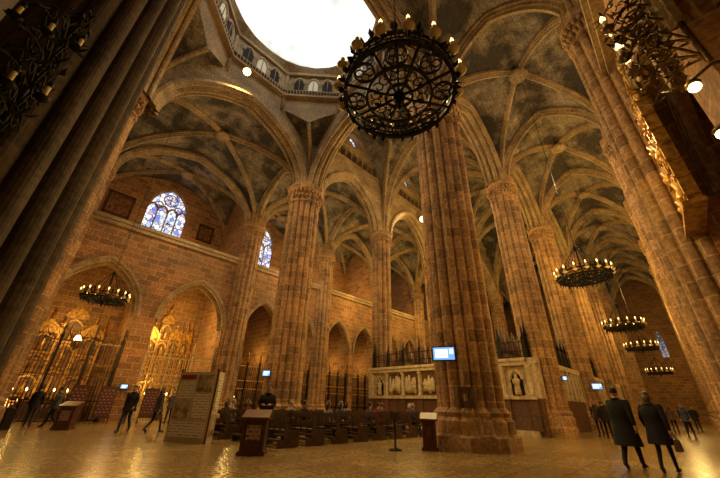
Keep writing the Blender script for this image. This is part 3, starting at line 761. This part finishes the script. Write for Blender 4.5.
def tv(loc,nv,w=.85,h=.5,arm=.3):
    mb=MB(); n=Vector((nv[0],nv[1],0)).normalized()
    box(mb,-.04,.04,-w/2,w/2,-h/2,h/2,0); box(mb,.041,.045,-w/2+.04,w/2-.04,-h/2+.04,h/2-.04,1)
    box(mb,.046,.048,-w/2+.1,w*.18,-h*.3,h*.3,2); box(mb,.046,.048,w*.24,w/2-.07,-.02,h*.32,2)
    tube(mb,[(-.04,0,0),(-arm,0,0)],.03,6)
    mb.build('wall_monitor',[M_iron,M_scr,M_scr2],loc,math.atan2(n.y,n.x))
tv((10.85,6.15,2.95),(-1,-.45),.82,.5,.3); tv((10.75,17.6,2.75),(-.8,-.7),.5,.36)
tv((5.85,25.75,1.95),(-.3,-1),.45,.3,.2); tv((30.0,5.0,2.8),(-1,-.4),.7,.45,.2); tv((21.0,4.85,2.75),(-1,-.6),.3,.26,.3)
painting('notice_board',.42,.42,(11.05,5.65,1.55),-ang+.45,M_cream)
mb=MB()
lathe(mb,[(.22,0),(.2,.04),(.04,.08),(.03,.8),(.05,.85)],(0,0),12); cbox(mb,(0,0,.95),(.05,.3,.22),1); mb.build('sign_stand',[M_iron,M_wood],(9.5,7.4,0),.4)
M_maroon=paper('maroon_panel',(.10,.025,.03),(.30,.22,.17),.2,.16,.05)
for x,t in ((3.6,24.6),(5.0,25.0),(7.3,25.0)):
    mb=MB(); box(mb,-.4,.4,-.03,.03,.25,1.9,0); box(mb,-.33,.33,-.045,-.03,.4,1.8,1)
    for s in (-1,1): box(mb,s*.38-.03,s*.38+.03,-.25,.25,0,.06,0); box(mb,s*.38-.03,s*.38+.03,-.03,.03,0,.3,0)
    mb.build('standing_notice',[M_wood,M_maroon],(x,t,0),-.2)
mb=MB(); 
for k in range(3): box(mb,-.6,.6,-.3+.18*k,-.15+.18*k,.80+.1*k,.83+.1*k,0)
for x in (-.58,.58): box(mb,x-.03,x+.03,-.3,.25,0,.8,0); box(mb,x-.03,x+.03,.18,.25,.7,1.1,0)
for k in range(3):
    for i in range(9):
        c=(-.5+i*.125,-.225+.18*k); lathe(mb,[(.025,.83+.1*k),(.03,.90+.1*k)],c,6,1)
        if R()<.6: lathe(mb,[(.006,.90+.1*k),(.013,.92+.1*k),(.002,.96+.1*k)],c,5,2)
mb.build('votive_candle_rack',[M_iron,mat('votive_cup',(.5,.12,.03),.4,0,(1,.3,.05),.7),mat('votive_flame',(1,.6,.2),.4,0,(1,.55,.15),6)],(.6,21.6,0),-.6)

# ------------------------------------------------------------------ people
SK=noisy('skin',(.52,.30,.20),(.46,.26,.17),20,.5,0,.02)
def cloth(c): return noisy('cloth',c,tuple(x*.6 for x in c),14,.85,0,.1)
CB=cloth((.012,.012,.014)); CG=cloth((.07,.07,.075)); CBr=cloth((.12,.07,.04)); CBl=cloth((.04,.055,.11)); CR=cloth((.22,.03,.03)); CW=cloth((.35,.33,.3)); CJ=cloth((.06,.08,.13))
HD=mat('hair_dark',(.02,.013,.009),.6); HB=mat('hair_brown',(.09,.05,.025),.6); HGr=mat('hair_grey',(.3,.28,.26),.6)
SH=mat('shoe_leather',(.015,.012,.01),.35); EY=mat('eye_dark',(.02,.02,.02),.2); LP=mat('lips',(.35,.12,.1),.5)
def J(pose):
    j={}
    if pose=='sit':
        j.update(dict(pel=(0,0,.56),sp=(-.02,0,.75),ch=(-.01,0,.95),nb=(.0,0,1.06),nk=(.015,0,1.13),hd=(.03,0,1.2)))
        for s,k in ((1,'L'),(-1,'R')):
            j['hip'+k]=(.02,s*.09,.53); j['kn'+k]=(.44,s*.11,.50); j['an'+k]=(.44,s*.11,.09); j['to'+k]=(.60,s*.12,.035)
            j['sh'+k]=(0,s*.18,1.02); j['el'+k]=(.06,s*.23,.74); j['wr'+k]=(.28,s*.10,.63)
    else:
        j.update(pel=(0,0,.95),sp=(.0,0,1.14),ch=(.0,0,1.34),nb=(.0,0,1.46),nk=(.012,0,1.53),hd=(.03,0,1.6))
        if pose=='walk':
            j.update(hipR=(.02,-.09,.90),knR=(.2,-.09,.50),anR=(.27,-.09,.09),toR=(.43,-.1,.05),hipL=(-.02,.09,.90),knL=(-.04,.09,.49),anL=(-.33,.09,.17),toL=(-.22,.09,.035))
            j.update(shL=(.02,.18,1.42),elL=(.06,.25,1.14),wrL=(.22,.24,.95),shR=(-.02,-.18,1.42),elR=(-.12,-.25,1.15),wrR=(-.10,-.26,.90))
        else:
            for s,k in ((1,'L'),(-1,'R')):
                j['hip'+k]=(0,s*.09,.90); j['kn'+k]=(.02+.02*s,s*.10,.49); j['an'+k]=(-.01+.03*s,s*.11,.08); j['to'+k]=(.15+.03*s,s*.13,.035)
                j['sh'+k]=(0,s*.18,1.42)
                if pose=='hold': j['el'+k]=(.04,s*.24,1.16); j['wr'+k]=(.25,s*.12,1.18)
                else: j['el'+k]=(-.03,s*.24,1.15); j['wr'+k]=(.04,s*.26,.90)
    return j
_bc={}
def body(pose,slim,legr,thick):
    key=(pose,slim,legr,thick)
    if key in _bc: return _bc[key]
    j=J(pose); V=[];E=[];rad=[]
    def v(n,r):
        V.append(j[n]); rad.append(r); return len(V)-1
    k=.9 if slim else 1
    ak=k*thick
    pel=v('pel',(.16*k,.12)); sp=v('sp',(.135*k,.105)); ch=v('ch',(.165*k,.12)); nb=v('nb',(.09,.07)); nk=v('nk',(.052,.052)); hd=v('hd',(.06,.06))
    E+=[(pel,sp),(sp,ch),(ch,nb),(nb,nk),(nk,hd)]
    for s in 'LR':
        a=v('hip'+s,(.095*legr,.10*legr)); b=v('kn'+s,(.068*legr,.07*legr)); c=v('an'+s,(.048*legr,.05*legr)); d=v('to'+s,(.04,.032))
        E+=[(pel,a),(a,b),(b,c),(c,d)]
        a=v('sh'+s,(.07*ak,.07*thick)); b=v('el'+s,(.052*ak,.052*ak)); c=v('wr'+s,(.036*ak,.036*ak)); E+=[(ch,a),(a,b),(b,c)]
    me=bpy.data.meshes.new('b'); me.from_pydata([tuple(p) for p in V],E,[]); ob=bpy.data.objects.new('b',me); bpy.context.scene.collection.objects.link(ob)
    m=ob.modifiers.new('s','SKIN'); m.use_smooth_shade=True
    for i,r in enumerate(rad):
        sv=me.skin_vertices[0].data[i]; sv.radius=r; sv.use_root=(i==0)
    sb=ob.modifiers.new('d','SUBSURF'); sb.levels=1; sb.render_levels=1
    dg=bpy.context.evaluated_depsgraph_get(); ev=ob.evaluated_get(dg); m2=ev.to_mesh()
    res=([tuple(q.co) for q in m2.vertices],[tuple(p.vertices) for p in m2.polygons])
    ev.to_mesh_clear(); bpy.data.objects.remove(ob); _bc[key]=res
    return res
def hand(mb,w,el,side,m):
    w=Vector(w); d=(w-Vector(el)).normalized()
    s=Vector((0,side,0)); s=(s-d*s.dot(d)).normalized(); n=d.cross(s).normalized()
    across=n if abs(d.z)>.7 else s
    thick=d.cross(across).normalized()
    if thick.dot(Vector((0,-side,0)) if abs(d.z)>.7 else Vector((0,0,-1)))<0: thick=-thick
    tube(mb,[w-d*.01,w+d*.03,w+d*.075,w+d*.095],[.027,.034,.036,.028],8,m)
    for k,(o,l) in enumerate(((-.027,.062),(-.009,.072),(.009,.068),(.027,.052))):
        b=w+d*.088+across*o; 
        tube(mb,[b,b+d*l*.4+thick*.006,b+d*l*.75+thick*.022,b+d*l*.85+thick*.038],[.0095,.009,.008,.006],5,m)
    f=across if across.x>0 else -across
    b=w+d*.03+f*.026; tube(mb,[b,b+f*.022+d*.028,b+f*.024+d*.058+thick*.012],[.013,.011,.008],5,m)
def person(name,loc,yaw,h=1.72,pose='stand',top=CB,leg=CB,hair=HD,coat=None,female=False,bag=False,bare=False,scarf=None,wide=1.0):
    mb=MB(); j=J(pose); V,F=body(pose,female,.8 if female else 1,wide)
    hipz=.55 if pose=='sit' else .93
    hz=j['nk'][2]-.02
    for f in F:
        c=[sum(V[i][k] for i in f)/len(f) for k in range(3)]
        if c[2]>hz: m=0
        elif c[2]<.085: m=4
        elif c[2]<hipz and not (abs(c[1])>.19 and c[2]>.6 and pose!='sit') and not(pose=='sit' and c[2]>.595): m=2
        else: m=1
        mb.F.append(tuple(f)); mb.M.append(m); mb.S.append(True); mb.U.append(None)
    mb.V.extend(V)
    hand(mb,j['wrL'],j['elL'],1,0); hand(mb,j['wrR'],j['elR'],-1,0)
    for s in 'LR':
        a=Vector(j['an'+s]);t=Vector(j['to'+s]); tube(mb,[a+Vector((-.05,0,-.045)),a+Vector((.03,0,-.035)),t,t+Vector((.04,0,-.002))],[.035,.045,.04,.022],8,4)
    hc=Vector(j['hd'])+Vector((.005,0,.055))
    def hf(p):
        q=p.copy()
        if q.z<0: q.x+=.012*min(1,-q.z/.08); q.y*=1-.28*min(1,-q.z/.12)
        if q.x>.06 and abs(q.y)<.02 and -.045<q.z<.02: q.x+=.022
        if q.x>.05 and .018<abs(q.y)<.05 and -.0<q.z<.03: q.x-=.008
        return q
    ell(mb,hc,(.095,.077,.122),0,20,16,hf)
    for s in (-1,1):
        ell(mb,hc+Vector((.078,s*.03,.008)),(.01,.013,.009),5,8,6); ell(mb,hc+Vector((-.003,s*.079,-.008)),(.022,.009,.033),0,8,6)
        tube(mb,[hc+Vector((.088,s*.015,.027)),hc+Vector((.084,s*.045,.027))],.005,4,3)
    tube(mb,[hc+Vector((.082,-.02,-.062)),hc+Vector((.092,0,-.06)),hc+Vector((.082,.02,-.062))],.006,5,6)
    def hh(p):
        q=p.copy()
        if q.x>.02 and q.z<.05: q*=.7
        if not female and q.z<-.045: q*=.75
        return q
    ell(mb,hc+Vector((-.012,0,.014)),(.103,.087,.124),3,18,14,hh)
    if female:
        tube(mb,[hc+Vector((-.05,0,.03)),hc+Vector((-.075,0,-.06)),hc+Vector((-.07,0,-.15)),hc+Vector((-.06,0,-.22))],[.08,.088,.075,.03],10,3)
    if coat is not None and pose!='sit':
        rings=[]; top_z=j['nb'][2]
        for k in range(12):
            u=k/11; z=top_z-.01-(top_z-.01-coat)*u
            ry=(.11,.195,.20,.195,.185,.18,.185,.195,.205,.215,.225,.235)[k]*(.88 if female else 1)*wide
            rx=(.09,.125,.145,.15,.145,.14,.15,.165,.18,.195,.21,.225)[k]*(.95 if female else 1)*wide
            rings.append((z,rx,ry))
        VV=[];FF=[];n=24
        for z,rx,ry in rings:
            for i in range(n):
                a=2*pi*i/n; wv=1+.035*sin(a*6+z*3)*max(0,(1.0-z)); VV.append((rx*cos(a)*wv,ry*sin(a)*wv,z))
        for k in range(11):
            for i in range(n): FF.append((k*n+i,k*n+(i+1)%n,(k+1)*n+(i+1)%n,(k+1)*n+i))
        mb.add(VV,FF,1,None,True)
        pts=[(.09*cos(a)+.0,.085*sin(a),top_z+.035) for a in [2*pi*k/14 for k in range(15)]]
        tube(mb,pts,.035 if female else .025,6,7 if scarf else 1)
    elif scarf:
        tube(mb,[(.08*cos(a),.08*sin(a),j['nb'][2]+.03) for a in [2*pi*k/14 for k in range(15)]],.03,6,7)
    if bag:
        c=Vector(j['wrR'])+Vector((0,-.06,-.28)); 
        taper(mb,(c.x,c.y),c.z-.14,c.z+.1,.17,.06,.13,.035,7)
        tube(mb,[c+Vector((.1,0,.1)),c+Vector((.05,.03,.24)),c+Vector((-.05,.03,.24)),c+Vector((-.1,0,.1))],.01,5,7)
    mb.build(name,[SK,top,SK if bare else leg,hair,SH,EY,LP,scarf or CBr],(loc[0],loc[1],loc[2] if len(loc)>2 else 0),yaw,h/1.75)
CV=cloth((.014,.013,.016))
person('man_in_black_coat',(11.55,1.6),-.15,1.8,'walk',CV,CB,HD,.48,wide=1.25)
person('woman_in_black_coat',(11.5,.95),-.1,1.68,'walk',CV,CB,HB,.60,True,True,False,CBr,wide=1.3)
person('visitor_walking',(4.6,18.2),-2.2,1.78,'walk',CB,CBl,HD,.78,wide=1.15)
person('visitor_walking',(5.5,17.4),.3,1.72,'walk',CG,CB,HB,.8,True,True)
person('visitor_walking',(2.6,22.6),2.6,1.7,'walk',CG,CB,HD,.8)
person('visitor_standing',(1.9,23.6),1.2,1.75,'stand',CB,CBl,HD,.8)
person('visitor_standing',(6.2,9.85),-2.2,1.76,'hold',CB,CB,HD,.8,wide=1.15)
person('visitor_standing',(6.2,24.3),1.5,1.7,'stand',CBr,CB,HB,.85,True)
person('visitor_standing',(8.4,24.4),1.7,1.74,'hold',CG,CB,HGr,.8)
for i,(ri,t,c,hr,fm) in enumerate(((0,15.6,CBr,HD,0),(0,14.0,CG,HB,1),(1,14.4,CR,HB,1),(1,15.7,CW,HGr,0),(2,12.2,CB,HD,0),(3,11.2,CJ,HB,1),(3,14.3,CW,HGr,0),(4,12.3,CBr,HD,1),(5,11.0,CR,HD,0),(6,11.7,CG,HB,0),(6,13.9,CW,HD,1),(7,10.6,CJ,HGr,0),(2,10.7,CW,HB,1),(4,10.5,CG,HD,0),(8,11.6,CR,HGr,1))):
    x=rows[ri]+(.3 if t<12.9 else 0)
    person('visitor_seated',(x-.04,t,-.01),R()*.3-.15,1.76,'sit',c,CB,hr,None,bool(fm))
for n_,t,yw,c,hr,ps,fm in ((23.2,3.9,0.1,CB,HD,'stand',0),(24.0,4.4,3,CG,HB,'stand',1),(24.6,3.4,1,CR,HD,'hold',0),(33,2.4,0,CB,HD,'walk',0),(33.2,1.7,0,CBr,HB,'walk',1),(29.5,0.9,3,CJ,HD,'walk',0),(37,2.8,3,CG,HD,'walk',1),(41,1.2,0,CB,HD,'stand',0),(27.5,3.8,.4,CB,HGr,'stand',0),(38.5,.6,3.1,CB,HD,'walk',0)):
    person('visitor_standing' if ps!='walk' else 'visitor_walking',(n_,t),yw,1.72,ps,c,CB,hr,.8,bool(fm))

# ------------------------------------------------------------------ camera / world
al,th,ro=radians(44),radians(27.4),radians(1.4)
f=Vector((cos(al)*cos(th),sin(al)*cos(th),sin(th))); r0=Vector((sin(al),-cos(al),0)); u0=r0.cross(f)
cr=r0*cos(ro)+u0*sin(ro); cu=-r0*sin(ro)+u0*cos(ro)
cam=bpy.data.cameras.new('camera'); cam.lens=16; cam.sensor_width=36; cam.clip_start=.05; cam.clip_end=300
co=bpy.data.objects.new('camera',cam); bpy.context.scene.collection.objects.link(co)
Mx=Matrix((( cr.x,cu.x,-f.x,0),(cr.y,cu.y,-f.y,0),(cr.z,cu.z,-f.z,1.25),(0,0,0,1))); co.matrix_world=Mx
bpy.context.scene.camera=co
w=bpy.data.worlds.new('world'); bpy.context.scene.world=w; w.use_nodes=True
w.node_tree.nodes['Background'].inputs[0].default_value=(.5,.6,.8,1); w.node_tree.nodes['Background'].inputs[1].default_value=.3
bpy.context.scene.view_settings.view_transform='Standard'
